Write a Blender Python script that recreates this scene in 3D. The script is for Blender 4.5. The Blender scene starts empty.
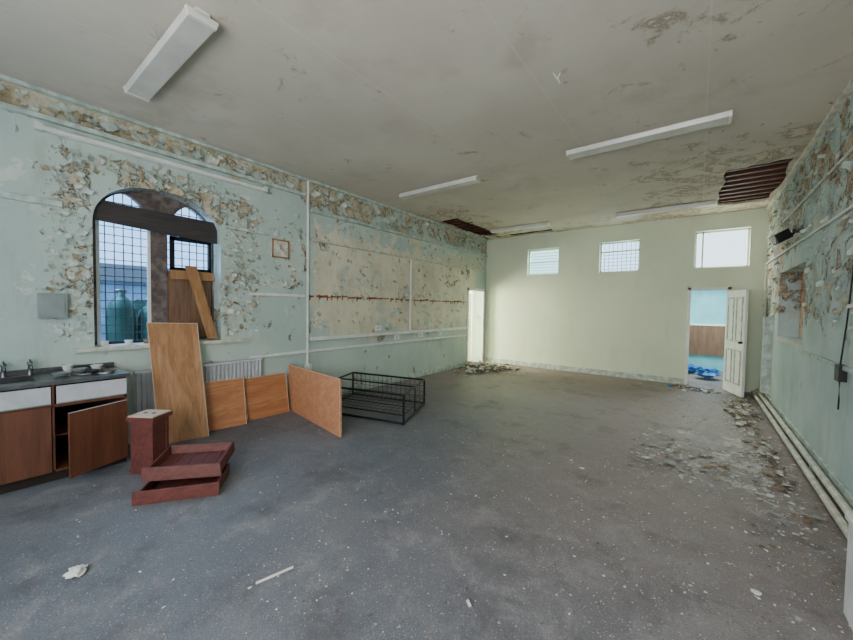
import bpy, bmesh, math, random
from mathutils import Vector, Matrix, noise
random.seed(7)
SC=bpy.context.scene
XL,XR,YF,ZC=-5.0,1.01,9.41,3.58
YB=-1.5

# ---------------------------------------------------------------- camera
f=355.67674;psi,th,ro,h=0.6523,-0.03559,0.01511,1.57788
F=Vector((-math.sin(psi)*math.cos(th),math.cos(psi)*math.cos(th),math.sin(th)))
R=Vector((math.cos(psi),math.sin(psi),0));U=R.cross(F)
R2=R*math.cos(ro)+U*math.sin(ro);U2=U*math.cos(ro)-R*math.sin(ro)
cd=bpy.data.cameras.new('camera');cd.sensor_width=36;cd.lens=f*36/853;cd.clip_start=.02;cd.clip_end=300
cam=bpy.data.objects.new('camera',cd);SC.collection.objects.link(cam)
cam.matrix_world=Matrix(((R2.x,U2.x,-F.x,0),(R2.y,U2.y,-F.y,0),(R2.z,U2.z,-F.z,h),(0,0,0,1)))
SC.camera=cam

# ---------------------------------------------------------------- node helpers
class N:
    def __init__(s,name):
        s.m=bpy.data.materials.new(name);s.m.use_nodes=True;s.t=s.m.node_tree;s.t.nodes.clear()
        s.out=s.t.nodes.new('ShaderNodeOutputMaterial')
    def n(s,typ,**k):
        x=s.t.nodes.new(typ)
        for a,b in k.items(): setattr(x,a,b)
        return x
    def l(s,a,b): s.t.links.new(a,b)
    def put(s,sock,v):
        if isinstance(v,bpy.types.NodeSocket): s.l(v,sock)
        else: sock.default_value=v
    def math(s,op,a,b=0.,c=None,clamp=False):
        x=s.n('ShaderNodeMath',operation=op,use_clamp=clamp);s.put(x.inputs[0],a);s.put(x.inputs[1],b)
        if c is not None:s.put(x.inputs[2],c)
        return x.outputs[0]
    def pos(s): return s.n('ShaderNodeNewGeometry').outputs['Position']
    def obj(s): return s.n('ShaderNodeTexCoord').outputs['Object']
    def mapping(s,v,sc=(1,1,1),loc=(0,0,0),rot=(0,0,0)):
        x=s.n('ShaderNodeMapping');s.l(v,x.inputs[0]);x.inputs['Scale'].default_value=sc;x.inputs['Location'].default_value=loc;x.inputs['Rotation'].default_value=rot;return x.outputs[0]
    def noise(s,v,scale,detail=5,rough=.55,dist=0):
        x=s.n('ShaderNodeTexNoise');s.l(v,x.inputs['Vector']);x.inputs['Scale'].default_value=scale;x.inputs['Detail'].default_value=detail;x.inputs['Roughness'].default_value=rough;x.inputs['Distortion'].default_value=dist;return x.outputs['Fac']
    def voro(s,v,scale,feature='F1',out='Distance'):
        x=s.n('ShaderNodeTexVoronoi',feature=feature);s.l(v,x.inputs['Vector']);x.inputs['Scale'].default_value=scale;return x.outputs[out]
    def sstep(s,v,a,b,to0=0.,to1=1.):
        x=s.n('ShaderNodeMapRange',interpolation_type='SMOOTHSTEP');s.put(x.inputs[0],v);x.inputs[1].default_value=a;x.inputs[2].default_value=b;x.inputs[3].default_value=to0;x.inputs[4].default_value=to1;return x.outputs[0]
    def mix(s,fac,a,b,mode='MIX'):
        x=s.n('ShaderNodeMix',data_type='RGBA',blend_type=mode);s.put(x.inputs[0],fac)
        s.put(x.inputs[6],a if isinstance(a,bpy.types.NodeSocket) else tuple(a)+(1,));s.put(x.inputs[7],b if isinstance(b,bpy.types.NodeSocket) else tuple(b)+(1,));return x.outputs[2]
    def ramp(s,v,stops):
        x=s.n('ShaderNodeValToRGB');s.l(v,x.inputs[0]);e=x.color_ramp.elements
        while len(e)<len(stops): e.new(.5)
        for i,(p,c) in enumerate(stops): e[i].position=p;e[i].color=tuple(c)+(1,)
        return x.outputs[0]
    def bump(s,hgt,st=.3,d=.01,nrm=None):
        x=s.n('ShaderNodeBump');x.inputs['Strength'].default_value=st;x.inputs['Distance'].default_value=d;s.l(hgt,x.inputs['Height'])
        if nrm is not None:s.l(nrm,x.inputs['Normal'])
        return x.outputs[0]
    def bsdf(s,col,rough=.6,metal=0,nrm=None,**k):
        b=s.n('ShaderNodeBsdfPrincipled');s.put(b.inputs['Base Color'],col if isinstance(col,bpy.types.NodeSocket) else tuple(col)+(1,));s.put(b.inputs['Roughness'],rough);b.inputs['Metallic'].default_value=metal
        for a,v in k.items(): s.put(b.inputs[a],v)
        if nrm is not None:s.l(nrm,b.inputs['Normal'])
        s.l(b.outputs[0],s.out.inputs[0]);return s.m

def simple(name,col,rough=.6,metal=0,var=.15,scale=8,bump=.1):
    n=N(name);v=n.obj();k=n.noise(v,scale,6,.6)
    c=n.mix(n.sstep(k,.35,.7),[x*(1-var) for x in col],[min(1,x*(1+var*.6)) for x in col])
    return n.bsdf(c,rough,metal,n.bump(k,bump,.004))

def region(n,a,b,y0,y1,z0,z1,s=.25):
    m=n.math('MULTIPLY',n.sstep(a,y0-s,y0+s),n.sstep(a,y1-s,y1+s,1,0))
    m2=n.math('MULTIPLY',n.sstep(b,z0-s,z0+s),n.sstep(b,z1-s,z1+s,1,0))
    return n.math('MULTIPLY',m,m2)

def peel(name,axis,base,base2,under,regs,thr=.60,creams=(),soot=0.,dirt=(.30,.27,.2),gr=.35):
    """painted plaster that is peeling; regs=(a0,a1,z0,z1,weight) zones in wall metres"""
    n=N(name);p=n.pos();sp=n.n('ShaderNodeSeparateXYZ');n.l(p,sp.inputs[0]);a=sp.outputs[axis];z=sp.outputs[2]
    n1=n.noise(p,1.7,7,.62,.7);n2=n.noise(p,6.0,9,.70,.9)
    fld=n.math('ADD',n.math('MULTIPLY',n1,.58),n.math('MULTIPLY',n2,.42))
    for r in regs: fld=n.math('ADD',fld,n.math('MULTIPLY',region(n,a,z,*r[:4],s=r[5] if len(r)>5 else .22),r[4]))
    pk=n.sstep(fld,thr,thr+.005)
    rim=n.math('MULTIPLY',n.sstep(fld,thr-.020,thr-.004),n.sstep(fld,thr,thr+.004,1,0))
    edge_shadow=n.math('MULTIPLY',n.sstep(fld,thr,thr+.003),n.sstep(fld,thr+.008,thr+.03,1,0))  # shadow under the flake edge, painted as a dark line inside the peel
    c=n.mix(n.sstep(n.noise(p,.9,5,.6),.38,.62),base,base2)
    for cr in creams:
        q=n.math('ADD',n.math('ADD',n.math('MULTIPLY',n.noise(p,2.3,9,.7,.5),.6),n.math('MULTIPLY',n2,.4)),n.math('MULTIPLY',region(n,a,z,*cr[:4],s=cr[6] if len(cr)>6 else .2),cr[4]))
        k=n.sstep(q,.615,.628)
        c=n.mix(k,c,n.mix(n.sstep(n.noise(p,1.6,8,.7),.4,.62),cr[5],[v*.82 for v in cr[5]]))
    g=n.sstep(n.noise(n.mapping(p,(3,3,.7)),1.5,7,.7),.50,.75)
    c=n.mix(n.math('MULTIPLY',g,gr),c,dirt)
    if soot: c=n.mix(n.math('MULTIPLY',n.math('MULTIPLY',n.sstep(n.noise(p,3.2,9,.75),.46,.6),n.sstep(z,1.0,2.0)),soot),c,(.17,.12,.07))
    u=n.ramp(n.noise(p,5.2,9,.75),under)
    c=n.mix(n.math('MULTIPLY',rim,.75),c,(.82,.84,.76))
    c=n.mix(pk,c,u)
    c=n.mix(n.math('MULTIPLY',edge_shadow,.85),c,(.05,.04,.025))
    hg=n.math('SUBTRACT',n.math('ADD',n.math('MULTIPLY',n.noise(p,26,5,.7),.25),n.math('MULTIPLY',rim,.9)),pk)
    return n.bsdf(c,.75,0,n.bump(hg,.8,.016))

UND_L=[(.30,(.15,.115,.06)),(.43,(.38,.31,.19)),(.55,(.62,.57,.44)),(.68,(.22,.175,.10))]
UND_R=[(.30,(.10,.065,.035)),(.43,(.30,.21,.12)),(.53,(.58,.50,.37)),(.66,(.22,.15,.09))]
CREAM=(.79,.74,.57)
M={}
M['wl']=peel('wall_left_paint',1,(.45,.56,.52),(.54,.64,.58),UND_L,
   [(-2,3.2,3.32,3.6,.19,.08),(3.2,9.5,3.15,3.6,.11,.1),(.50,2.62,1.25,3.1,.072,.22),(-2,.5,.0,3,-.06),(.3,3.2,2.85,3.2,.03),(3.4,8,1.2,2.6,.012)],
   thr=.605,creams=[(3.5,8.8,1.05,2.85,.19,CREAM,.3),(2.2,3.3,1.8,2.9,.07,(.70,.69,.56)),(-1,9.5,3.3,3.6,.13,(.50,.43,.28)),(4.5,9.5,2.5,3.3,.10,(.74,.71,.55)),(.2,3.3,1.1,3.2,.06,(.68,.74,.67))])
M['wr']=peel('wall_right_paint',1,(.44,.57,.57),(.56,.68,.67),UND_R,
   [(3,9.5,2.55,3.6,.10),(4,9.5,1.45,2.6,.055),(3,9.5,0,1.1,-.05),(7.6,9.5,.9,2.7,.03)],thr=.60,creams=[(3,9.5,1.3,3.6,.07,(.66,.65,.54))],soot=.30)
M['wf']=peel('wall_far_paint',0,(.68,.76,.59),(.73,.80,.64),UND_L,
   [(-5,-2,3.4,3.6,.04),(.6,1.0,2.2,3.6,.06)],thr=.70,creams=[],dirt=(.5,.54,.4),gr=.2)
M['wb']=simple('wall_back_paint',(.55,.63,.56))
def ceil():
    n=N('ceiling_paint');p=n.pos();sp=n.n('ShaderNodeSeparateXYZ');n.l(p,sp.inputs[0]);x,y=sp.outputs[0],sp.outputs[1]
    c=n.mix(n.sstep(n.noise(p,.5,6,.6),.35,.65),(.58,.53,.45),(.67,.62,.53))
    n2=n.noise(p,3.1,9,.72,.5)
    f1=n.math('SUBTRACT',n2,.04)
    f1=n.math('ADD',f1,n.math('MULTIPLY',region(n,x,y,-.9,1.3,5.4,9.6,.6),.13))
    f1=n.math('ADD',f1,n.math('MULTIPLY',region(n,x,y,-5.2,-3.8,6,9.6,.5),.15))
    f1=n.math('ADD',f1,n.math('MULTIPLY',region(n,x,y,-.4,1.3,1.6,3.6,.4),.10))
    f1=n.math('ADD',f1,n.math('MULTIPLY',region(n,x,y,-5.2,1.2,8.6,9.6,.3),.08))
    st=n.sstep(f1,.55,.66);c=n.mix(n.math('MULTIPLY',st,.65),c,(.22,.14,.075))
    c=n.mix(n.math('MULTIPLY',n.sstep(n.noise(p,1.1,7,.68),.5,.72),.4),c,(.38,.325,.25))
    c=n.mix(n.math('MULTIPLY',n.sstep(f1,.665,.67),.85),c,(.70,.64,.52))
    j=n.math('ABSOLUTE',n.math('SUBTRACT',n.math('PINGPONG',n.math('ADD',x,.6),1.2),.6))
    jt=n.sstep(j,.0,.012,1,0);c=n.mix(n.math('MULTIPLY',jt,.28),c,(.80,.78,.70))
    return n.bsdf(c,.8,0,n.bump(n.math('ADD',n2,n.math('MULTIPLY',jt,.5)),.25,.01))
M['ceil']=ceil()
def floor():
    n=N('floor_vinyl');p=n.pos();sp=n.n('ShaderNodeSeparateXYZ');n.l(p,sp.inputs[0]);x,y=sp.outputs[0],sp.outputs[1]
    big=n.noise(p,.55,5,.6,.3)
    c=n.mix(n.sstep(big,.35,.65),(.105,.120,.150),(.155,.168,.195))
    br=n.math('MULTIPLY',n.sstep(n.math('ADD',x,n.math('MULTIPLY',big,3)),-1.6,1.0),n.sstep(y,.6,4.))
    br=n.math('MAXIMUM',br,n.sstep(y,3.5,7.))
    c=n.mix(n.math('MULTIPLY',br,.9),c,(.245,.175,.165))
    dust=n.noise(p,3.5,10,.78,.4)
    dz=n.math('ADD',dust,n.math('MULTIPLY',region(n,x,y,-1.0,1.2,1.5,9.5,.7),.05))
    c=n.mix(n.math('MULTIPLY',n.sstep(dz,.47,.70),.5),c,(.37,.35,.34))
    for sc,t,k in ((22,.06,.85),(45,.10,.8),(90,.14,.65)):
        v=n.voro(p,sc);m=n.math('MULTIPLY',n.sstep(v,t,t+.04,1,0),n.sstep(n.noise(p,2.2+sc*.02,7,.75),.36,.58))
        c=n.mix(n.math('MULTIPLY',m,k),c,(.66,.66,.63))
    fine=n.noise(p,90,5,.85);c=n.mix(n.math('MULTIPLY',n.sstep(fine,.50,.70),.5),c,(.36,.36,.37));c=n.mix(n.math('MULTIPLY',n.sstep(fine,.32,.48,1,0),.6),c,(.035,.035,.04))
    c=n.mix(n.math('MULTIPLY',n.sstep(n.noise(p,1.6,9,.75),.50,.66),.6),c,(.075,.068,.075))
    pt=n.math('ADD',n.noise(p,5.5,10,.78,.8),n.math('MULTIPLY',region(n,x,y,-.6,.6,3.9,6.0,.35),.11))
    pt=n.math('ADD',pt,n.math('MULTIPLY',region(n,x,y,.3,1.1,1.5,9,.25),.08))
    c=n.mix(n.sstep(pt,.67,.69,0,.75),c,(.57,.56,.52))
    return n.bsdf(c,n.sstep(dust,.3,.7,.42,.72),0,n.bump(n.math('ADD',fine,dust),.3,.006))
M['floor']=floor()
def wood(name,c1,c2,sc=1.,axis=2,rough=.55):
    n=N(name);v=n.obj();s=[14*sc]*3;s[axis]=1.2*sc
    k=n.noise(n.mapping(v,tuple(s)),1.6,7,.65,1.2);g=n.noise(n.mapping(v,tuple([x*6 for x in s])),1.2,4,.6)
    c=n.mix(n.sstep(k,.35,.65),c1,c2);c=n.mix(n.math('MULTIPLY',n.sstep(g,.55,.7),.3),c,[q*.5 for q in c1])
    return n.bsdf(c,rough,0,n.bump(g,.15,.003))
M['ply']=wood('plywood',(.34,.165,.07),(.48,.25,.115),.6)
M['ply2']=wood('plywood_orange',(.40,.155,.06),(.52,.24,.105),.6,1)
M['ply3']=wood('plywood_pink',(.50,.205,.095),(.62,.30,.155),.6,1)
M['edge']=wood('plywood_edge',(.60,.44,.30),(.70,.56,.42))
M['cabdoor']=wood('cabinet_brown',(.115,.038,.018),(.165,.057,.027),.5,2)
M['red']=wood('red_brown_wood',(.10,.025,.020),(.16,.043,.032),.6,1)
M['redin']=wood('red_brown_inside',(.08,.022,.018),(.12,.035,.027),.6,1)
M['beam']=wood('dark_timber',(.030,.024,.026),(.055,.045,.045),.6,1)
M['batten']=wood('tan_timber',(.30,.14,.055),(.42,.23,.10),.8)
M['board']=wood('weathered_boarding',(.16,.085,.05),(.24,.13,.075),.8)
M['joist']=wood('roof_joist',(.08,.022,.014),(.14,.042,.024),.8,0)
M['white']=simple('white_laminate',(.56,.58,.62),.4,0,.12,5)
M['paintwhite']=simple('white_gloss_paint',(.82,.84,.81),.45,0,.10,6)
M['mint']=simple('mint_trim_paint',(.52,.61,.56),.5,0,.3,9)
M['creamtrim']=simple('cream_trim_paint',(.68,.67,.57),.5,0,.25,9)
M['rust']=simple('rusty_mark',(.34,.12,.05),.8,0,.5,12)
M['lamp']=simple('lamp_housing',(.74,.73,.68),.4,0,.1,4)
M['diff']=simple('lamp_diffuser',(.66,.65,.60),.3,0,.12,3)
M['black']=simple('black_steel',(.015,.015,.017),.4,.4,.2,10)
M['green']=simple('green_enamel',(.006,.06,.04),.4,.1,.3,6)
M['grey']=simple('grey_plastic',(.26,.30,.30),.5,0,.1,6)
M['steel']=simple('stainless_steel',(.20,.20,.21),.3,.9,.25,12)
M['lead']=simple('window_lead',(.03,.04,.05),.6)
M['stone']=simple('window_stone',(.17,.13,.12),.8,0,.5,10,.4)
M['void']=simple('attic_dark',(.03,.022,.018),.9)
n=N('brick_reveal');bt=n.n('ShaderNodeTexBrick');n.l(n.mapping(n.pos(),(1,1,1),rot=(math.pi/2,0,math.pi/2)),bt.inputs[0]);bt.inputs['Scale'].default_value=4.5;bt.inputs['Color1'].default_value=(.36,.16,.10,1);bt.inputs['Color2'].default_value=(.46,.25,.17,1);bt.inputs['Mortar'].default_value=(.5,.43,.36,1)
kk=n.sstep(n.noise(n.pos(),3,8,.7),.47,.54);M['brick']=n.bsdf(n.mix(kk,bt.outputs[0],(.60,.45,.34)),.85)
M['turq']=simple('turquoise_paint',(.22,.60,.66),.6,0,.15,2)
M['annexw']=simple('annex_paint',(.66,.76,.58),.6,0,.1,2)
M['paper']=simple('paper_white',(.75,.75,.73),.7)
M['flake']=simple('paint_flake_pale',(.64,.68,.60),.7,0,.25,30)
M['flake2']=simple('plaster_flake_tan',(.44,.37,.25),.8,0,.3,30)
M['rub']=simple('rubble_brown',(.22,.165,.11),.9,0,.5,20)
M['blue']=simple('blue_plastic_bag',(.03,.16,.45),.4)
M['leaf']=simple('hedge_leaves',(.014,.075,.05),.8,0,.6,14,.5)
M['bldg']=simple('outside_render',(.34,.46,.60),.8,0,.3,2)
M['ground']=simple('outside_ground',(.10,.12,.11),.9)
def glass(name,tint,gl=.08):
    n=N(name);a=n.n('ShaderNodeBsdfTransparent');a.inputs[0].default_value=tint+(1,);b=n.n('ShaderNodeBsdfGlossy');b.inputs['Roughness'].default_value=.15
    m=n.n('ShaderNodeMixShader');m.inputs[0].default_value=gl;n.l(a.outputs[0],m.inputs[1]);n.l(b.outputs[0],m.inputs[2]);n.l(m.outputs[0],n.out.inputs[0]);return n.m
M['glass']=glass('leaded_glass',(.42,.62,.88),.05);M['glassb']=glass('pale_blue_glass',(.75,.88,.98));M['glassg']=glass('green_glass',(.60,.86,.74));M['glassw']=glass('clear_glass',(.97,.99,.88))

# ---------------------------------------------------------------- mesh builder
class B:
    def __init__(s): s.v=[];s.f=[];s.m=[];s.mats=[]
    def mi(s,m):
        m=M[m] if isinstance(m,str) else m
        if m not in s.mats:s.mats.append(m)
        return s.mats.index(m)
    def add(s,vs,fs,m):
        o=len(s.v);s.v+= [Vector(v) for v in vs];k=s.mi(m)
        for q in fs:s.f.append([o+i for i in q]);s.m.append(k)
    def hexa(s,b,t,m):
        s.add(list(b)+list(t),[(3,2,1,0),(4,5,6,7),(0,1,5,4),(1,2,6,5),(2,3,7,6),(3,0,4,7)],m)
    def box(s,a,b,m):
        x0,x1=sorted((a[0],b[0]));y0,y1=sorted((a[1],b[1]));z0,z1=sorted((a[2],b[2]))
        s.hexa([(x0,y0,z0),(x1,y0,z0),(x1,y1,z0),(x0,y1,z0)],[(x0,y0,z1),(x1,y0,z1),(x1,y1,z1),(x0,y1,z1)],m)
    def obox(s,o,ax,ay,az,m):
        o=Vector(o);ax,ay,az=Vector(ax),Vector(ay),Vector(az)
        s.hexa([o,o+ax,o+ax+ay,o+ay],[o+az,o+ax+az,o+ax+ay+az,o+ay+az],m)
    def slab(s,q,t,m):
        q=[Vector(p) for p in q];nn=(q[1]-q[0]).cross(q[3]-q[0]).normalized()*t
        s.hexa([p-nn for p in q],q,m)
    def tube(s,pts,r,m,seg=8):
        pts=[Vector(p) for p in pts];rings=[]
        for i,p in enumerate(pts):
            d=((pts[min(i+1,len(pts)-1)]-p).normalized()+(p-pts[max(i-1,0)]).normalized())
            d=d.normalized() if d.length>1e-6 else Vector((0,0,1))
            a=d.cross(Vector((0,0,1)));a=a if a.length>.05 else d.cross(Vector((1,0,0)));a.normalize();b=d.cross(a)
            rings.append([p+(a*math.cos(2*math.pi*k/seg)+b*math.sin(2*math.pi*k/seg))*r for k in range(seg)])
        vs=[v for g in rings for v in g];fs=[]
        for i in range(len(rings)-1):
            for k in range(seg):
                fs.append((i*seg+k,i*seg+(k+1)%seg,(i+1)*seg+(k+1)%seg,(i+1)*seg+k))
        fs.append(tuple(range(seg))[::-1]);fs.append(tuple((len(rings)-1)*seg+k for k in range(seg)))
        s.add(vs,fs,m)
    def lathe(s,c,prof,m,seg=20):
        vs=[];fs=[]
        for r,z in prof:
            for k in range(seg): vs.append((c[0]+r*math.cos(2*math.pi*k/seg),c[1]+r*math.sin(2*math.pi*k/seg),c[2]+z))
        for i in range(len(prof)-1):
            for k in range(seg): fs.append((i*seg+k,i*seg+(k+1)%seg,(i+1)*seg+(k+1)%seg,(i+1)*seg+k))
        s.add(vs,fs,m)
    def obj(s,name,bevel=0,smooth=False,parent=None):
        mn=Vector([min(v[i] for v in s.v) for i in range(3)]);mx=Vector([max(v[i] for v in s.v) for i in range(3)]);c=(mn+mx)/2
        me=bpy.data.meshes.new(name);me.from_pydata([v-c for v in s.v],[],s.f)
        for m in s.mats:me.materials.append(m)
        for p,k in zip(me.polygons,s.m):p.material_index=k;p.use_smooth=smooth
        me.update();o=bpy.data.objects.new(name,me);SC.collection.objects.link(o);o.location=c
        if bevel:
            b=o.modifiers.new('bevel','BEVEL');b.width=bevel;b.segments=2;b.limit_method='ANGLE'
        if parent: par(o,parent)
        return o
def par(o,p): o.parent=p;o.matrix_parent_inverse=Matrix.Translation(-p.location);return o

# ---------------------------------------------------------------- shell
b=B();b.box((XL-.35,YB-.3,-.2),(XR+.35,YF+.25,0),'floor');FL=b.obj('floor')
def ragged(x0,x1,y0,y1,n=9,j=.05):
    P=[]
    for i in range(n):P.append((x0+(x1-x0)*i/n,y0))
    for i in range(n):P.append((x1,y0+(y1-y0)*i/n))
    for i in range(n):P.append((x1-(x1-x0)*i/n,y1))
    for i in range(n):P.append((x0,y1-(y1-y0)*i/n))
    o=[]
    rr=random.Random(5)
    for x,y in P: o.append((x+rr.uniform(-j,j),y+rr.uniform(-j,j)))
    return o
holes=[ragged(.24,.95,6.6,8.75,7,.042),ragged(-4.92,-4.36,6.8,8.9,7,.028),ragged(-4.2,-3.0,9.02,9.33,5,.025)]
from mathutils import geometry as G
pts=[];edges=[]
for loop in [[(XL-.35,YB-.3),(XR+.35,YB-.3),(XR+.35,YF+.25),(XL-.35,YF+.25)]]+holes:
    k=len(pts);pts+=[Vector(p) for p in loop];edges+=[(k+i,k+(i+1)%len(loop)) for i in range(len(loop))]
V2,_,F2,_,_,_=G.delaunay_2d_cdt(pts,edges,[],0,1e-6)
def inside(p,poly):
    c=False
    for i in range(len(poly)):
        (x1,y1),(x2,y2)=poly[i],poly[i-1]
        if (y1>p[1])!=(y2>p[1]) and p[0]<(x2-x1)*(p[1]-y1)/(y2-y1)+x1: c=not c
    return c
bm=bmesh.new();bv=[bm.verts.new((v.x,v.y,ZC)) for v in V2]
for fc in F2:
    cx=sum(V2[i].x for i in fc)/len(fc);cy=sum(V2[i].y for i in fc)/len(fc)
    if not any(inside((cx,cy),hh) for hh in holes): bm.faces.new([bv[i] for i in fc])
r=bmesh.ops.extrude_face_region(bm,geom=bm.faces[:]);bmesh.ops.translate(bm,verts=[v for v in r['geom'] if isinstance(v,bmesh.types.BMVert)],vec=(0,0,.04))
me=bpy.data.meshes.new('ceiling');bm.to_mesh(me);bm.free();me.materials.append(M['ceil']);CE=bpy.data.objects.new('ceiling',me);SC.collection.objects.link(CE)
b=B();y=YB
while y<YF:
    b.box((XL-.3,y,ZC+.05),(XR+.3,y+.07,ZC+.2),'joist');y+=.26
b.obj('ceiling_joists')
b=B();b.box((XL-.35,YB-.3,4.1),(XR+.35,YF+.25,4.2),'void')
b.box((XL-.4,YB-.3,ZC+.04),(XL-.35,YF+.25,4.2),'void');b.box((XR+.35,YB-.3,ZC+.04),(XR+.4,YF+.25,4.2),'void')
b.box((XL-.35,YF+.25,ZC+.04),(XR+.35,YF+.3,4.2),'void');b.box((XL-.35,YB-.35,ZC+.04),(XR+.35,YB-.3,4.2),'void');b.obj('roof_void')

# left wall
WT=.35
WY0,WY1,WZ0=.84,2.08,1.11
def arch(y):
    t=abs((y-1.46)/.62);return 2.42+.46*math.sqrt(max(0,1-t**2.5))
b=B()
b.box((XL-WT,YB-.3,0),(XL,WY0,ZC),'wl')
b.box((XL-WT,WY0,0),(XL,WY1,WZ0),'wl')
NS=32;ys=[1.46-.62*math.cos(math.pi*i/NS) for i in range(NS+1)]
for i in range(NS):
    y0,y1=ys[i],ys[i+1];a0,a1=arch(y0),arch(y1)
    b.hexa([(XL-WT,y0,a0),(XL,y0,a0),(XL,y1,a1),(XL-WT,y1,a1)],[(XL-WT,y0,ZC),(XL,y0,ZC),(XL,y1,ZC),(XL-WT,y1,ZC)],'wl')
DY0,DY1,DZ=8.42,9.22,2.06
b.box((XL-WT,WY1,0),(XL,DY0,ZC),'wl');b.box((XL-WT,DY0,DZ),(XL,DY1,ZC),'wl');b.box((XL-WT,DY1,0),(XL,YF+.25,ZC),'wl')
WL=b.obj('wall_left')
# far wall
wins=[(-3.75,-2.92,2.49,3.18),(-1.95,-1.11,2.48,3.20),(-.11,.76,2.48,3.25)]
FX0,FX1,FZ=-.14,.46,2.03
b=B();x=XL
for (x0,x1,z0,z1) in wins[:2]:
    b.box((x,YF,0),(x0,YF+.25,ZC),'wf');b.box((x0,YF,0),(x1,YF+.25,z0),'wf');b.box((x0,YF,z1),(x1,YF+.25,ZC),'wf');x=x1
b.box((x,YF,0),(FX0,YF+.25,ZC),'wf')
x0,x1,z0,z1=wins[2]
b.box((FX0,YF,FZ),(FX1,YF+.25,z0),'wf');b.box((FX0,YF,z0),(x0,YF+.25,ZC),'wf');b.box((x0,YF,z1),(x1,YF+.25,ZC),'wf')
b.box((FX1,YF,0),(x1,YF+.25,z0),'wf');b.box((x1,YF,0),(XR,YF+.25,ZC),'wf')
b.obj('wall_far')
# right wall with recess
RY0,RY1,RZ0,RZ1=6.2,7.9,1.2,2.2
b=B()
b.box((XR,YB-.3,0),(XR+WT,RY0,ZC),'wr');b.box((XR,RY0,0),(XR+WT,RY1,RZ0),'wr');b.box((XR,RY0,RZ1),(XR+WT,RY1,ZC),'wr');b.box((XR,RY1,0),(XR+WT,YF+.25,ZC),'wr')
b.box((XR+.24,RY0,RZ0),(XR+WT,RY1,RZ1),'brick')
WR=b.obj('wall_right')
# back wall with tall windows
b=B()
for x0,x1 in ((XL,-4.5),(-2.3,-1.9),(.5,XR)): b.box((x0,YB-.3,.8),(x1,YB,3.1),'wb')
b.box((XL,YB-.3,0),(XR,YB,.8),'wb');b.box((XL,YB-.3,3.1),(XR,YB,ZC),'wb');b.obj('wall_back')
for i,(x0,x1) in enumerate(((-4.5,-2.3),(-1.9,.5))):
    b=B()
    for x in (x0,x0+(x1-x0)/3,x0+2*(x1-x0)/3,x1-.05): b.box((x,YB-.2,.8),(x+.05,YB-.14,3.1),'paintwhite')
    for z in (.8,2.1,3.05): b.box((x0,YB-.2,z),(x1,YB-.14,z+.05),'paintwhite')
    b.obj('window_%d'%(5+i))

# ---------------------------------------------------------------- arched window
b=B();GX=-5.22
L=[(.90,1.385),(1.555,2.06)]
def lz(y,c): t=abs(y-c)/.25;return 2.40+.42*math.sqrt(max(0,1-min(1,t)**1.6))
x0,x1=GX-.06,GX+.0
def colm(y0,y1,zlo0,zlo1,zhi0,zhi1): b.hexa([(x0,y0,zlo0),(x1,y0,zlo0),(x1,y1,zlo1),(x0,y1,zlo1)],[(x0,y0,zhi0),(x1,y0,zhi0),(x1,y1,zhi1),(x0,y1,zhi1)],'stone')
K=40;yy=[WY0+(WY1-WY0)*i/K for i in range(K+1)]
yy=sorted(set(yy+[v for l in L for v in l]))
for i in range(len(yy)-1):
    y0,y1=yy[i],yy[i+1];mid=(y0+y1)/2;a0,a1=arch(y0)-.001,arch(y1)-.001;inn=None
    for l in L:
        if l[0]<mid<l[1]:inn=l
    if inn:
        c=sum(inn)/2;l0,l1=min(lz(y0,c),a0-.01),min(lz(y1,c),a1-.01);colm(y0,y1,l0,l1,a0,a1)
    else: colm(y0,y1,WZ0+.001,WZ0+.001,a0,a1)
fr=B()
for k,l in enumerate(L):
    c=sum(l)/2
    nc=6
    for i in range(0,nc+1):
        y=l[0]+(l[1]-l[0])*i/nc;w=.012 if i in(0,nc) else .004
        fr.box((GX-.045,y-w,WZ0+.03),(GX-.03,y+w,lz(y,c)),'lead')
    z=WZ0+.03
    while z<2.76:
        hw=.2425 if z<2.40 else .25*(1-((z-2.40)/.42)**2)**(1/1.6)
        fr.box((GX-.046,c-hw,z-.0035),(GX-.031,c+hw,z+.0035),'lead');z+=.092
    fr.box((GX-.05,l[0],WZ0+.001),(GX-.02,l[1],WZ0+.03),'lead')
    fr.add([(GX-.036,l[0],WZ0+.03),(GX-.036,l[1],WZ0+.03),(GX-.036,l[1],2.84),(GX-.036,l[0],2.84)],[(0,1,2,3)],'glass')
    if k==0:
        fr.box((GX-.02,l[0],WZ0),(GX+.005,l[0]+.03,2.5),'paintwhite');fr.box((GX-.02,l[1]-.03,WZ0),(GX+.005,l[1],2.45),'paintwhite')
    else: # black opening casement
        for a,c2 in (((l[0]+.02,1.99),(l[1]-.02,2.03)),((l[0]+.02,2.36),(l[1]-.02,2.41)),((l[0]+.02,1.99),(l[0]+.06,2.41)),((l[1]-.06,1.99),(l[1]-.02,2.41))):
            fr.box((GX+.005,a[0],a[1]),(GX+.04,c2[0],c2[1]),'black')
        for q in range(4): fr.box((GX-.028,l[0]+.005+q*.124,WZ0+.03),(GX-.012,l[0]+.005+q*.124+.119,1.98),'board')
wn=bpy.data.objects.new('window_1',None);SC.collection.objects.link(wn);wn.location=(GX,1.46,1.11)
b.obj('window_tracery',parent=wn);fr.obj('window_leading',parent=wn)
b=B();b.box((XL-.34,WY0+.002,WZ0+.0),(XL+.05,WY1-.002,WZ0+.001),'creamtrim');b.box((XL+.001,.68,WZ0-.04),(XL+.06,2.42,WZ0),'creamtrim');b.obj('trim_1',.004)
b=B();b.slab([(-5.06,.855,2.45),(-5.06,2.065,2.37),(-5.06,2.065,2.64),(-5.06,.855,2.66)],.04,'beam');b.obj('timber_beam',.003)
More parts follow.
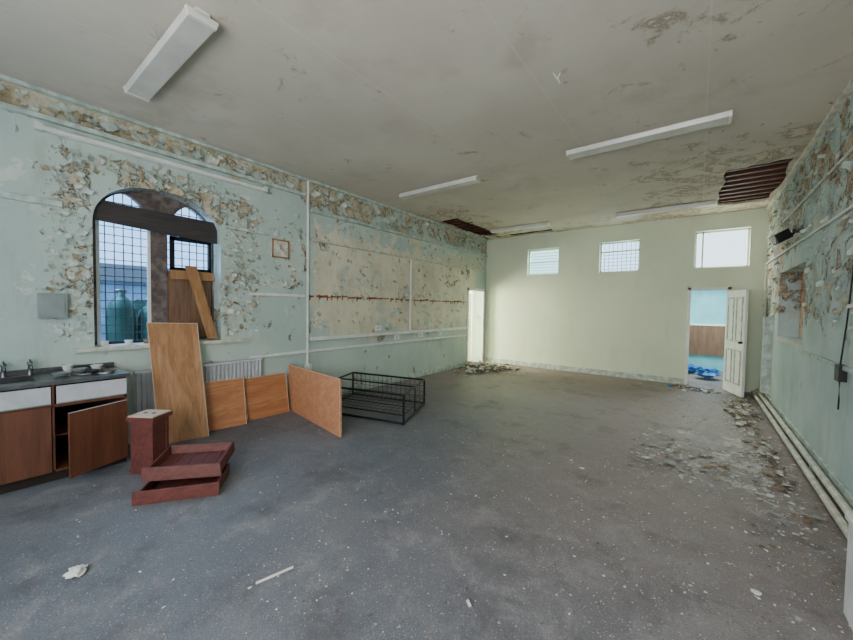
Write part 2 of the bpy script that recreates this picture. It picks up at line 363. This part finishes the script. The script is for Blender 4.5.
b=B();b.obox((-5.15,1.56,1.88),(.02,0,0),(0,.49,.0),(0,0,.11),'batten');b.obj('timber_board',.003)
b=B();b.slab([(-4.945,1.90,1.14),(-4.945,2.02,1.14),(-5.06,1.82,2.05),(-5.06,1.69,2.05)],.02,'batten');b.obj('timber_plank',.003)
b=B()
for i in range(5):
    y=.95+i*.2+random.uniform(-.05,.05);b.lathe((-5.08,y,WZ0+.002),[(0,0),(.03,0),(.035,.02),(.04,.05),(.036,.05),(.03,.01),(0,.01)],random.choice(['paper','grey','rub']),12)
b.obj('sill_clutter')

# ---------------------------------------------------------------- left wall trims / conduits
tn=[2]
def trim(a,bb,m,bevel=.004):
    b=B();b.box(a,bb,m);b.obj('trim_%d'%tn[0],bevel);tn[0]+=1
X=XL+.001
trim((X,YB,3.29),(X+.06,3.3,3.335),'mint')
trim((X,YB,2.50),(X+.03,.62,2.56),'mint')
trim((X,3.42,3.07),(X+.06,9.38,3.12),'mint')
trim((X,3.42,2.62),(X+.045,9.38,2.66),'creamtrim')
trim((X,2.45,1.71),(X+.03,3.32,1.75),'paintwhite')
trim((X,2.14,2.58),(X+.03,2.72,2.62),'mint')
trim((X,3.42,1.01),(X+.06,8.3,1.07),'paintwhite')
trim((X,2.45,.82),(X+.035,8.3,.86),'paintwhite')
trim((X,YB,3.54),(X+.05,9.38,3.578),'mint')
b=B();y=3.42
while y<8.25:
    L2=random.uniform(.03,.25);zz=1.735+random.uniform(-.012,.012);w2=random.uniform(.012,.026);b.hexa([(X,y,zz-w2),(X+.006,y,zz-w2),(X+.006,y+L2,zz-w2*.6),(X,y+L2,zz-w2*.6)],[(X,y,zz+w2*.5),(X+.006,y,zz+w2*.5),(X+.006,y+L2,zz+w2),(X,y+L2,zz+w2)],'rust')
    if random.random()<.35: b.box((X,y,zz-.06),(X+.006,y+.02,zz+.03),'rust')
    y+=L2+random.choice([.0,.0,.02,.06])
b.obj('rusty_shelf_marks')
b=B();b.tube([(XL+.03,3.37,3.57),(XL+.03,3.37,.66),(XL+.03,3.40,.60)],.02,'paintwhite');b.box((XL+.002,3.33,.53),(XL+.035,3.45,.64),'paintwhite');b.obj('wall_conduit')
b=B();b.tube([(XL+.03,5.93,2.61),(XL+.03,5.93,1.08)],.022,'paintwhite');b.obj('wall_conduit')
for y0,z0 in ((5.45,.90),(6.25,.90),(7.0,.9),(4.9,1.11)):
    b=B();b.box((XL+.001,y0,z0),(XL+.03,y0+.15,z0+.1),'paintwhite');b.box((XL+.03,y0+.02,z0+.035),(XL+.034,y0+.05,z0+.065),'grey');b.obj('wall_socket',.004)
b=B();b.tube([(XL+.03,6.7,1.0),(XL+.03,6.9,.8),(XL+.03,7.3,.75),(XL+.03,7.5,.95)],.006,'paintwhite');b.obj('hanging_cable')
b=B();b.box((XL+.001,.44,3.185),(XL+.03,2.68,3.24),'lamp');b.tube([(XL+.055,.5,3.21),(XL+.055,2.62,3.21)],.024,'paintwhite',12)
for y in (.44,2.62): b.box((XL+.03,y,3.18),(XL+.08,y+.06,3.245),'lamp')
b.obj('wall_strip_light')
b=B();b.box((XL+.001,2.77,2.28),(XL+.03,3.04,2.55),'creamtrim');
for a,c in (((2.77,2.28),(3.04,2.30)),((2.77,2.53),(3.04,2.55)),((2.77,2.28),(2.79,2.55)),((3.02,2.28),(3.04,2.55))): b.box((XL+.03,a[0],a[1]),(XL+.04,c[0],c[1]),'batten')
b.tube([(XL+.035,2.905,2.415),(XL+.04,2.905,2.48)],.004,'black');b.tube([(XL+.035,2.905,2.415),(XL+.04,2.95,2.40)],.004,'black');b.obj('wall_clock')
b=B();b.box((XL+.001,.44,1.42),(XL+.06,.64,1.66),'grey');b.box((XL+.06,.46,1.44),(XL+.066,.62,1.64),'grey');b.obj('electrical_box',.006)
# left door
b=B()
for a,c in (((DY0-.07,0),(DY0,DZ+.07)),((DY1,0),(DY1+.07,DZ+.07)),((DY0-.07,DZ),(DY1+.07,DZ+.07))): b.box((XL+.001,a[0],a[1]+.001),(XL+.025,c[0],c[1]),'paintwhite')
b.obox((XL-.34,DY1-.04,.01),(-.55,-.30,0),(.02,-.035,0),(0,0,2.0),'paintwhite');b.obj('door_1')
# baseboards
b=B();b.box((XL+.06,YF-.025,.001),(FX0-.07,YF-.001,.13),'mint');b.obj('baseboard_far',.004)
b=B();b.box((XL+.001,3.42,.001),(XL+.025,DY0-.08,.12),'mint');b.obj('baseboard_left',.004)
b=B();b.box((XR-.025,1.5,.001),(XR-.001,YF-.03,.16),'mint');b.obj('baseboard_right',.004)
b=B()
for xx,zz in ((XR-.07,.10),(XR-.13,.055)):
    b.tube([(xx,2.9,zz),(xx,9.2,zz)],.028,'creamtrim',10)
for y in (3.5,5,6.5,8): b.box((XR-.10,y,.001),(XR-.026,y+.03,.075),'grey')
b.obj('heating_pipes')

# ---------------------------------------------------------------- far windows & door
for i,(x0,x1,z0,z1) in enumerate(wins):
    b=B();y0,y1=YF+.10,YF+.15;w=.035
    for a,c in (((x0,z0),(x1,z0+w)),((x0,z1-w),(x1,z1)),((x0,z0),(x0+w,z1)),((x1-w,z0),(x1,z1))): b.box((a[0]+.001,y0,a[1]+.001),(c[0]-.001,y1,c[1]-.001),'paintwhite')
    if i==0:
        b.box((x0,y0,(z0+z1)/2-.012),(x1,y1,(z0+z1)/2+.012),'paintwhite')
        z=z0+.05
        while z<z1-.05: b.box((x0+.03,y0+.02,z),(x1-.03,y0+.03,z+.010),'mint');z+=.075
    if i==1:
        for k in range(1,9): xx=x0+(x1-x0)*k/9;b.box((xx-.005,y0+.02,z0),(xx+.005,y0+.03,z1),'grey')
        for k in range(1,6): zz=z0+.5*k/6;b.box((x0,y0+.02,zz-.005),(x1,y0+.03,zz+.005),'grey')
        b.box((x0,y0,z0+.48),(x1,y1,z0+.51),'paintwhite')
    if i==2: b.box((x0+.12,y0,z0),(x0+.15,y1,z1),'paintwhite')
    b.add([(x0,y0+.04,z0),(x1,y0+.04,z0),(x1,y0+.04,z1),(x0,y0+.04,z1)],[(0,1,2,3)],['glassg','glassb','glassw'][i])
    b.obj('window_%d'%(i+2))
b=B()
for a,c in (((FX0-.05,0),(FX0,FZ+.05)),((FX1,0),(FX1+.05,FZ+.05)),((FX0-.05,FZ),(FX1+.05,FZ+.05))): b.box((a[0],YF-.02,a[1]+.001),(c[0],YF-.001,c[1]),'paintwhite')
h0=Vector((.44,9.36,.012));d=Vector((.235,-.70,0));w=d.length;d.normalize();nn=Vector((d.y,-d.x,0))*.04
b.obox(h0,d*w,-nn,(0,0,1.98),'paintwhite')
for (u0,u1,z0,z1) in ((.09,.33,.2,.85),(.42,.66,.2,.85),(.09,.33,1.0,1.85),(.42,.66,1.0,1.85)):
    for (a0,b0,a1,b1) in ((0,0,u1-u0,.03),(0,z1-z0-.03,u1-u0,z1-z0),(0,0,.03,z1-z0),(u1-u0-.03,0,u1-u0,z1-z0)):
        b.obox(h0+d*(u0+a0)+Vector((0,0,z0+b0)),d*(a1-a0),nn*.35,(0,0,b1-b0),'mint')
b.tube([h0+d*(w-.06)+Vector((0,0,1.0)),h0+d*(w-.06)+nn*1.4+Vector((0,0,1.0))],.02,'black')
b.obj('door_2')
# annexes
b=B()
b.box((-1.4,YF+.251,-.2),(1.8,12.2,-.001),'floor')
b.box((-1.4,12.2,-.2),(1.8,12.3,2.35),'turq');b.box((-1.5,YF+.251,-.2),(-1.4,12.3,2.35),'turq');b.box((1.8,YF+.251,-.2),(1.9,12.3,2.35),'turq')
b.box((-1.5,YF+.251,2.35),(1.9,12.3,2.42),'paintwhite');b.obj('annex_far_room')
b=B();b.box((-.6,12.14,.40),(1.2,12.195,1.20),'board');b.box((-.6,12.12,1.20),(1.2,12.195,1.25),'paintwhite');b.obj('wood_panelling')
b=B();b.box((XL-2.5,7.2,-.2),(XL-WT-.001,10.2,-.001),'floor');b.box((XL-2.6,7.2,-.2),(XL-2.5,10.2,2.5),'annexw')
b.box((XL-2.5,7.1,-.2),(XL-WT-.001,7.2,2.5),'annexw');b.box((XL-2.5,10.2,-.2),(XL-WT-.001,10.3,2.5),'annexw');b.box((XL-2.6,7.1,2.5),(XL-WT-.001,10.3,2.6),'annexw');b.obj('annex_left_room')

# ---------------------------------------------------------------- ceiling lamps
def batten(x0,x1,y,wid=.17):
    b=B();z=ZC-.001
    b.box((x0,y-.045,z-.035),(x1,y+.045,z),'lamp')
    w0,w1=wid*.42,wid*.5
    b.hexa([(x0+.03,y-w0,z-.075),(x1-.03,y-w0,z-.075),(x1-.03,y+w0,z-.075),(x0+.03,y+w0,z-.075)],[(x0+.03,y-w1,z-.03),(x1-.03,y-w1,z-.03),(x1-.03,y+w1,z-.03),(x0+.03,y+w1,z-.03)],'diff')
    for xx in (x0,x1-.03): b.hexa([(xx,y-w0-.004,z-.08),(xx+.03,y-w0-.004,z-.08),(xx+.03,y+w0+.004,z-.08),(xx,y+w0+.004,z-.08)],[(xx,y-w1-.004,z-.025),(xx+.03,y-w1-.004,z-.025),(xx+.03,y+w1+.004,z-.025),(xx,y+w1+.004,z-.025)],'lamp')
    return b.obj('fluorescent_ceiling_light',.003)
batten(-4.25,-2.75,1.04,wid=.2);batten(-4.25,-2.72,4.8);batten(-1.38,.20,4.72,wid=.2);batten(-4.25,-2.78,8.25);batten(-1.42,.2,8.3)
b=B();b.tube([(-1.0,3.12,ZC-.001),(-1.01,3.10,ZC-.05),(-.98,3.06,ZC-.12),(-1.0,2.95,ZC-.09)],.005,'paintwhite');b.obj('hanging_wire')

# ---------------------------------------------------------------- right wall fittings
X=XR-.001
b=B();b.tube([(X-.015,3.3,2.47),(X-.015,9.3,2.50)],.013,'paintwhite');b.obj('wall_conduit')
b=B();b.tube([(X-.015,4.0,2.98),(X-.015,9.3,2.98)],.013,'creamtrim');b.obj('wall_conduit')
b=B();b.box((X-.03,3.2,1.10),(X,6.1,1.14),'mint');b.obj('trim_30',.004)
b=B();b.box((X-.05,YB,3.53),(X,9.38,3.578),'creamtrim');b.obj('trim_31',.004)
b=B();b.box((X-.10,6.42,2.60),(X,6.50,2.64),'black')
b.obox((X-.22,6.34,2.46),(.13,.04,.08),(-.03,.18,0),(-.05,0,.11),'black');b.obox((X-.228,6.36,2.472),(.010,0,0),(-.026,.145,0),(-.042,0,.09),'white');b.tube([(X-.06,6.46,2.62),(X-.12,6.43,2.54)],.015,'black');b.obj('floodlight')
b=B();b.box((X-.05,4.5,1.0),(X,4.62,1.14),'black');b.tube([(X-.03,4.56,1.14),(X-.02,4.5,1.5),(X-.02,4.42,1.9),(X-.02,4.38,2.44)],.006,'black');b.tube([(X-.03,4.56,1.0),(X-.04,4.5,.85),(X-.02,4.6,.75)],.006,'black');b.obj('junction_box')
b=B();b.box((X-.008,RY0-.06,RZ0-.06),(X-.0,RY1+.06,RZ0),'creamtrim');b.obj('trim_32')
b=B();b.box((.66,2.42,.001),(.72,2.80,.50),'paintwhite');b.box((.65,2.40,.50),(.73,2.82,.53),'paintwhite');b.obj('low_partition_post',.004)
b=B();b.box((X-.11,8.3,.2),(X,8.5,1.5),'mint');b.tube([(X-.05,8.9,.1),(X-.05,8.9,2.4)],.02,'creamtrim');b.obj('wall_pipe_boxing')

# ---------------------------------------------------------------- radiator
b=B();ry0,ry1,rz0,rz1=1.15,2.60,.18,.82
b.box((XL+.03,ry0,rz0),(XL+.045,ry1,rz1),'white')
y=ry0+.01
while y<ry1-.03:
    b.hexa([(XL+.045,y,rz0+.02),(XL+.075,y+.008,rz0+.02),(XL+.075,y+.022,rz0+.02),(XL+.045,y+.03,rz0+.02)],[(XL+.045,y,rz1-.03),(XL+.075,y+.008,rz1-.03),(XL+.075,y+.022,rz1-.03),(XL+.045,y+.03,rz1-.03)],'white');y+=.05
b.box((XL+.03,ry0,rz1-.03),(XL+.085,ry1,rz1),'white');b.box((XL+.03,ry0,rz0),(XL+.08,ry1,rz0+.02),'white')
for yy in (1.3,2.45): b.box((XL+.001,yy,.4),(XL+.03,yy+.04,.7),'white')
b.tube([(XL+.06,ry1+.03,0.002),(XL+.06,ry1+.03,.22),(XL+.06,ry1,.22)],.012,'white');b.obj('radiator')

# ---------------------------------------------------------------- sink cabinet
root=bpy.data.objects.new('sink_cabinet',None);SC.collection.objects.link(root);root.location=(-4.7,.3,0)
c0,c1,xf=-.55,.97,-4.42
b=B()
for y in (c0,.46,c1-.02): b.box((XL+.002,y,.09),(xf,y+.018,.86),'cabdoor')
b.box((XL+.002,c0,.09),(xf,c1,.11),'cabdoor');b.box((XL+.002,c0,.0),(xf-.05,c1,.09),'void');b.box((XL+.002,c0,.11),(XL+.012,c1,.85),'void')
b.box((xf-.02,c0,.66),(xf,c1,.685),'cabdoor');b.box((XL+.02,.48,.38),(xf-.08,c1-.02,.395),'cabdoor')
b.obj('carcass',.002,parent=root)
b=B()
for y0,y1 in ((c0,-.05),(-.04,.455),(.485,.965)):
    b.box((xf,y0+.004,.69),(xf+.018,y1,.845),'white');b.box((xf+.018,y0+.01,.69),(xf+.022,y1-.006,.70),'grey')
b.obj('drawer_fronts',.003,parent=root)
b=B();b.box((xf,c0+.004,.10),(xf+.018,-.05,.67),'cabdoor');b.box((xf,-.04,.10),(xf+.018,.455,.67),'cabdoor')
hd=Vector((xf+.002,.962,.07));ang=math.radians(24);dv=Vector((math.sin(ang),-math.cos(ang),0));b.obox(hd,dv*.47,Vector((math.cos(ang),math.sin(ang),0))*.018,(0,0,.56),'cabdoor')
b.obox(hd+dv*.001+Vector((0,0,.56)),dv*.468,Vector((math.cos(ang),math.sin(ang),0))*.018,(0,0,.004),'white')
b.obj('cabinet_doors',.003,parent=root)
b=B()
sx0,sx1,sy0,sy1=-4.88,-4.52,-.12,.38
for a,c in (((XL+.002,c0),(sx0,.99)),((sx1,c0),(-4.385,.99)),((sx0,c0),(sx1,sy0)),((sx0,sy1),(sx1,.99))): b.box((a[0],a[1],.86),(c[0],c[1],.895),'steel')
b.box((sx0-.01,sy0-.01,.70),(sx1+.01,sy1+.01,.71),'steel')
for a,c in (((sx0-.01,sy0),(sx0,sy1)),((sx1,sy0),(sx1+.01,sy1)),((sx0,sy0-.01),(sx1,sy0)),((sx0,sy1),(sx1,sy1+.01))): b.box((a[0],a[1],.70),(c[0],c[1],.86),'steel')
for y in [ .45+i*.045 for i in range(10)]: b.box((sx0,y,.895),(sx1,y+.012,.899),'steel')
b.box((XL+.002,c0,.895),(XL+.02,.99,.94),'steel')
b.obj('worktop_and_sink',.003,parent=root)
b=B()
for y in (.22,.38):
    b.lathe((-4.93,y,.895),[(.022,0),(.018,.03),(.014,.09),(.02,.10),(.02,.12),(0,.125)],'steel',12);b.tube([(-4.93,y,.975),(-4.86,y,1.0),(-4.82,y,.99),(-4.81,y,.95)],.01,'steel')
    b.tube([(-4.96,y,1.03),(-4.90,y,1.03)],.008,'steel')
b.obj('taps',smooth=True,parent=root)
b=B()
def bowl(x,y,r,hh,m): b.lathe((x,y,.900),[(0,0),(r*.5,0),(r*.6,.005),(r,hh),(r*.94,hh),(r*.5,.012),(0,.012)],m,18)
bowl(-4.62,.55,.07,.03,'grey');bowl(-4.72,.68,.06,.04,'grey');bowl(-4.80,.82,.05,.05,'paper');bowl(-4.60,.76,.06,.03,'beam');bowl(-4.86,.62,.045,.07,'paper');bowl(-4.55,.88,.05,.02,'rub')
for i in range(14):
    a=random.random()*3;b.obox((random.uniform(-4.85,-4.5),random.uniform(.45,.92),.901),(.08*math.cos(a),.08*math.sin(a),0),(-.03*math.sin(a),.03*math.cos(a),0),(0,0,.008),random.choice(['beam','grey','rub','paper','void']))
b.obj('crockery',parent=root)

# ---------------------------------------------------------------- boards
def board(q,m,t=.018,name='plywood_board'):
    b=B();b.slab(q,t,m);q=[Vector(v) for v in q];nn=(q[1]-q[0]).cross(q[3]-q[0]).normalized()
    for i,j in ((1,2),(2,3),(3,0)):
        e=(q[j]-q[i]);ins=((q[0]+q[1]+q[2]+q[3])/4-(q[i]+q[j])/2).normalized()*.008
        b.obox(q[i],e,ins,nn*.0015,'edge')
    return b.obj(name)
board([(-4.71,1.31,.002),(-4.59,1.77,.002),(-4.91,1.77,1.34),(-4.91,1.26,1.36)],'ply')
board([(-4.77,1.82,.002),(-4.70,2.27,.002),(-4.83,2.29,.60),(-4.88,1.83,.60)],'ply2')
board([(-4.80,2.33,.002),(-4.77,2.93,.002),(-4.875,2.93,.57),(-4.885,2.30,.57)],'ply2')
board([(-4.93,3.00,.002),(-3.36,2.73,.002),(-3.40,2.75,.70),(-4.95,3.02,.68)],'ply3',.022)

# ---------------------------------------------------------------- wire frame
b=B();A=Vector((-3.08,3.56,0));Bp=Vector((-3.50,4.55,0));D=Vector((-4.42,3.22,0));C=Vector((-4.84,4.21,0));H=.40
P=[A,Bp,C,D]
for z in (.02,H):
    b.tube([p+Vector((0,0,z)) for p in P+[A]],.016,'black')
for p in P: b.tube([p+Vector((0,0,.003)),p+Vector((0,0,H))],.016,'black')
m1=(A+Bp)/2;m2=(C+D)/2
b.tube([m1+Vector((0,0,H)),m2+Vector((0,0,H))],.012,'black');b.tube([m1+Vector((0,0,H)),m1+Vector((0,0,.02))],.010,'black')
for i in range(1,16):
    t=i/16;b.tube([A.lerp(D,t)+Vector((0,0,.13)),Bp.lerp(C,t)+Vector((0,0,.13))],.0035,'black',5)
    b.tube([Bp.lerp(C,t)+Vector((0,0,.02)),Bp.lerp(C,t)+Vector((0,0,H))],.003,'black',5)
for i in range(0,9):
    t=i/8;b.tube([A.lerp(Bp,t)+Vector((0,0,.13)),D.lerp(C,t)+Vector((0,0,.13))],.0035,'black',5)
for z in (.12,.21,.30): b.tube([Bp+Vector((0,0,z)),C+Vector((0,0,z))],.003,'black',5)
b.tube([A+Vector((0,0,.13)),D+Vector((0,0,.13))],.011,'black');b.tube([A+Vector((0,0,.25)),D+Vector((0,0,.25))],.006,'black');b.tube([A+Vector((0,0,.13)),Bp+Vector((0,0,.13))],.009,'black')
b.obj('metal_wire_rack')

# ---------------------------------------------------------------- pedestal & trays
b=B();o=Vector((-4.11,.91,.002));ax=Vector((.19,.13,0));ay=Vector((-.12,.175,0))
b.obox(o,ax,ay,(0,0,.035),'red');b.obox(o+ax*.08+ay*.08+Vector((0,0,.035)),ax*.84,ay*.84,(0,0,.46),'red')
for k in (0,1):
    b.obox(o+ax*.04+ay*(.04+.78*k)+Vector((0,0,.035)),ax*.92,ay*.14,(0,0,.46),'red')
b.obox(o-ax*.06-ay*.06+Vector((0,0,.495)),ax*1.12,ay*1.12,(0,0,.035),'red')
b.obox(o-ax*.02-ay*.02+Vector((0,0,.530)),ax*1.04,ay*1.04,(0,0,.012),'edge')
cc=o+(ax+ay)*.5+Vector((0,0,.542))
for t in (-.18,.18): b.lathe(cc+ax*t,[(.018,0),(.018,.002),(0,.002)],'void',12)
b.obj('wooden_pedestal',.003)
def tray(name,o,ax,ay,az):
    b=B();o,ax,ay,az=map(Vector,(o,ax,ay,az));t=.016;ua,ub,uz=ax.normalized(),ay.normalized(),az.normalized()
    b.obox(o,ax,ay,uz*.012,'redin')
    b.obox(o,ax,ub*t,az,'red');b.obox(o+ay-ub*t,ax,ub*t,az,'red');b.obox(o,ua*t,ay,az,'red');b.obox(o+ax-ua*t,ua*t,ay,az,'red')
    b.obox(o-ua*.02-ub*.018,ax+ua*.04,ub*.018,az+uz*.02,'red')
    for i in range(1,5): b.obox(o+ax*(i/5)+uz*.012,ua*.012,ay,uz*.006,'red')
    return b.obj(name,.002)
tray('wooden_drawer',(-3.44,.80,.003),(.32,.46,0),(-.34,.25,0),(0,0,.085))
tray('wooden_drawer',(-3.58,.90,.112),(.36,.42,.0),(-.31,.27,.05),(-.02,.0,.085))

# ---------------------------------------------------------------- litter
deb=B()
def flakes(zones,mats,smin,smax,lift=.006,b=None):
    b=b or deb
    for (x0,x1,y0,y1,n) in zones:
        for i in range(n):
            x=random.uniform(x0,x1);y=random.uniform(y0,y1);s=smin+(smax-smin)*random.random()**2.5;k=random.randint(4,6);a0=random.random()*6.3;z=.003+random.random()*.003
            tx,ty=random.uniform(-.15,.15),random.uniform(-.15,.15)
            vs=[]
            for j in range(k):
                a=a0+6.283*j/k+random.uniform(-.3,.3);r=s*random.uniform(.4,1.1);dx,dy=r*math.cos(a),r*math.sin(a);vs.append((x+dx,y+dy,z+abs(dx*tx+dy*ty)+random.random()*lift))
            b.add(vs,[tuple(range(k))],random.choice(mats))
MM=['flake','grey','flake2','paper','rub']
flakes([(-4.3,.85,.4,9.2,1000),(-2.5,.85,.9,4.0,1100),(-.8,.85,2.0,9.0,2000),(-4.2,-1.5,.4,3.0,260)],MM,.003,.013)
flakes([(.35,.87,3,9.1,700),(-.6,.5,4.0,5.4,400),(-4.75,-3.6,7,9.2,180),(-4.5,.8,8.6,9.3,120),(-.4,.8,6,9.2,300),(-1.2,.8,3,8,160)],MM,.005,.032)
flakes([(-.45,.3,4.2,4.9,36),(.45,.8,3.5,8.8,50),(-4.7,-3.9,7.2,8.8,30)],['flake','grey','flake2'],.02,.08,.02)
deb.obj('paint_flake_litter',parent=FL)
def rubble(cx,cy,sx,sy,n,mats,s0=.02,s1=.07,hh=.10,x1=XR-.25):
    b=B()
    for i in range(n):
        dx,dy=random.gauss(0,.4),random.gauss(0,.4);r=math.hypot(dx,dy);x,y=cx+dx*sx,cy+dy*sy;s=random.uniform(s0,s1);z=max(0,hh*(1-r*1.3))*random.random()
        x=min(max(x,XL+.22),x1);y=min(y,YF-.18)
        rot=Matrix.Rotation(random.random()*3,3,'Z')@Matrix.Rotation(random.uniform(-.35,.35),3,'X')
        e=[rot@Vector(v) for v in ((s,0,0),(0,s*random.uniform(.4,1),0),(0,0,s*random.uniform(.12,.5)))]
        b.obox(Vector((x,y,z+.012)),e[0],e[1],e[2],random.choice(mats))
    for v in b.v: v.z=max(v.z,.002)
    return b.obj('plaster_rubble')
rubble(-4.3,8.2,.9,.9,190,['paper','flake','rub','flake2'],.03,.15,.16)
rubble(.60,7.2,.2,1.2,110,['rub','flake','flake2'],.02,.08,.07)
rubble(-.05,8.9,.5,.3,60,['rub','flake','rub','blue'],.02,.08,.06,.38)
rubble(.66,4.9,.14,1.2,60,['rub','flake','rub'],.01,.05,.03)
def crumple(name,c,r,m,flat=.45):
    bm=bmesh.new();bmesh.ops.create_icosphere(bm,subdivisions=3,radius=r)
    for v in bm.verts:
        q=v.co/r;k=noise.noise(q*1.6+Vector((c[0],c[1],0)))*.7+abs(noise.noise(q*4))*.7-.2;v.co*=1+k;v.co.z*=flat
    z=min(v.co.z for v in bm.verts)
    me=bpy.data.meshes.new(name);bm.to_mesh(me);bm.free();me.materials.append(M[m]);o=bpy.data.objects.new(name,me);SC.collection.objects.link(o);o.location=(c[0],c[1],.002-z)
crumple('crumpled_paper',(-2.82,.38),.045,'paper',.4)
crumple('blue_bag',(.22,10.6),.22,'blue',.5);crumple('blue_bag',(-.1,11.3),.2,'blue',.5)
b=B();b.tube([(-1.93,.98,.009),(-1.88,1.18,.009)],.007,'paper');b.obj('white_stick')
b=B();b.tube([(-.93,1.62,.010),(-.905,1.60,.010)],.009,'paper');b.obj('cigarette_end')
crumple('crumpled_paper',(.31,2.68),.02,'paper',.3)

# curled paint on walls
def chips(name,X0,sgn,zones,mats,parent):
    b=B()
    for zz in zones:
        (y0,y1,z0,z1,n)=zz[:5];sm=zz[5] if len(zz)>5 else .06
        for i in range(n):
            y=random.uniform(y0,y1);z=random.uniform(z0,z1);s=.012+sm*random.random()**2;w=s*random.uniform(.5,1.3);a=random.gauss(-math.pi/2,.9);u=(math.cos(a),math.sin(a));v=(-u[1],u[0]);vs=[];c=random.uniform(.5,1.6)
            for k in range(4):
                t=k/3;ww=w*(1-.35*t)*random.uniform(.75,1.1);off=.002+s*c*.5*t*t
                for sg in (-1,1):
                    vs.append((X0+sgn*off,y+u[0]*s*t+v[0]*ww*sg*.5,z+u[1]*s*t+v[1]*ww*sg*.5))
            b.add(vs,[(0,1,3,2),(2,3,5,4),(4,5,7,6)],random.choice(mats))
    return b.obj(name,parent=parent)
chips('peeling_paint_left',XL,1,[(-.3,3.2,3.38,3.52,260,.10),(3.4,9.2,3.18,3.5,320,.10),(2.12,2.6,1.2,2.95,420),(.5,.78,1.2,2.9,220),(.7,2.3,2.95,3.12,240),(2.62,3.3,1.8,2.9,110),(3.45,8.1,1.1,2.6,320,.08),(3.45,9.1,2.7,3.05,140)],['flake','mint','mint','flake2','flake'],WL)
chips('peeling_paint_right',XR,-1,[(3.8,9.3,2.55,3.5,520,.08),(4,6.1,1.5,2.45,220),(7.95,9.3,1.5,2.45,140)],['flake','mint','mint','flake2'],WR)
def cchips():
    b=B()
    for (x0,x1,y0,y1,n) in ((-.8,1,5,9.3,240),(-4.9,-3.8,5.5,9.3,180),(-.3,1,1.5,3.6,60)):
        for i in range(n):
            x=random.uniform(x0,x1);y=random.uniform(y0,y1)
            if .05<x<1.01 and 6.4<y<8.9: continue
            if x<-4.2 and y>6.6 or (x<-2.8 and y>8.9): continue
            s=random.uniform(.01,.035);a=random.random()*6.3;u=Vector((math.cos(a),math.sin(a),0));v=Vector((-u.y,u.x,0));p=Vector((x,y,ZC-.002))
            b.add([p-v*s*.5,p+v*s*.5,p+u*s+v*s*.3-Vector((0,0,s*.4)),p+u*s-v*s*.3-Vector((0,0,s*.4))],[(0,1,2,3)],random.choice(['flake','flake2']))
    b.obj('peeling_paint_ceiling',parent=CE)
cchips()
b=B()
for i in range(22):
    x=random.uniform(-4.9,-4.45);y=random.uniform(7.0,9.0);b.obox((x,y,ZC-.03),(random.uniform(.1,.3),random.uniform(-.2,.2),random.uniform(-.10,.02)),(.02,.02,0),(0,0,.012),'void' if i%3 else 'joist')
b.obj('broken_ceiling_laths')

# ---------------------------------------------------------------- outside
b=B();b.box((-40,-30,-.6),(XL-2.7,40,-.5),'ground');b.obj('outside_ground')
b=B();b.box((-14,-6,-.5),(-13.5,9,2.2),'bldg');b.hexa([(-14.2,-6.2,2.2),(-13.3,-6.2,2.2),(-13.3,9.2,2.2),(-14.2,9.2,2.2)],[(-16,-6,2.9),(-15.9,-6,2.9),(-15.9,9,2.9),(-16,9,2.9)],'beam');b.obj('neighbouring_building')
bm=bmesh.new()
for i in range(60):
    c=Vector((random.uniform(-8.8,-7.9),random.uniform(-.5,4.5),random.uniform(-.2,1.45)))
    r=bmesh.ops.create_icosphere(bm,subdivisions=2,radius=random.uniform(.2,.4),matrix=Matrix.Translation(c))
    for v in r['verts']: v.co+= (v.co-c)*noise.noise(v.co*4)*.6
me=bpy.data.meshes.new('garden_hedge');bm.to_mesh(me);bm.free();me.materials.append(M['leaf']);SC.collection.objects.link(bpy.data.objects.new('garden_hedge',me))
b=B();b.box((-7.3,.9,-.5),(-6.1,2.6,.55),'board');b.obj('outside_plinth')
for yy,ht in ((1.38,1.12),(1.72,1.0)):
    b=B();b.lathe((-6.5,yy,.552),[(0,0),(.15,0),(.16,.04),(.16,ht-.2),(.14,ht-.1),(.08,ht-.03),(.05,ht),(.05,ht+.06),(0,ht+.06)],'green',20);b.tube([(-6.5,yy-.06,.55+ht+.08),(-6.5,yy+.06,.55+ht+.08)],.02,'steel');b.obj('gas_cylinder',smooth=True)

# ---------------------------------------------------------------- light
w=bpy.data.worlds.new('world');SC.world=w;w.use_nodes=True;bg=w.node_tree.nodes['Background'];bg.inputs[0].default_value=(.66,.83,1.0,1);bg.inputs[1].default_value=3.4
def area(name,loc,rot,sx,sy,e,col):
    l=bpy.data.lights.new(name,'AREA');l.shape='RECTANGLE';l.size=sx;l.size_y=sy;l.energy=e;l.color=col
    o=bpy.data.objects.new(name,l);SC.collection.objects.link(o);o.location=loc;o.rotation_euler=rot;return o
area('daylight_back_windows',(-.5,-1.9,1.95),(math.radians(90),0,0),2.2,2.2,205,(1,.94,.88))
area('daylight_left_window',(-6.3,.6,2.9),(math.radians(60),0,math.radians(-75)),1.5,1.5,150,(.60,.80,1))
area('annex_left_lamp',(-7.2,8.2,1.4),(math.radians(90),0,math.radians(-80)),1.2,1.8,560,(1,.97,.70))
area('annex_far_fill',(.1,11.0,2.3),(0,0,0),1.5,1.0,75,(.9,1,1))  # added fill light to brighten the far annex, no fitting modelled
area('daylight_far_windows',(-1.4,10.7,4.2),(math.radians(-66),0,0),5.4,1.2,900,(1,.97,.88))
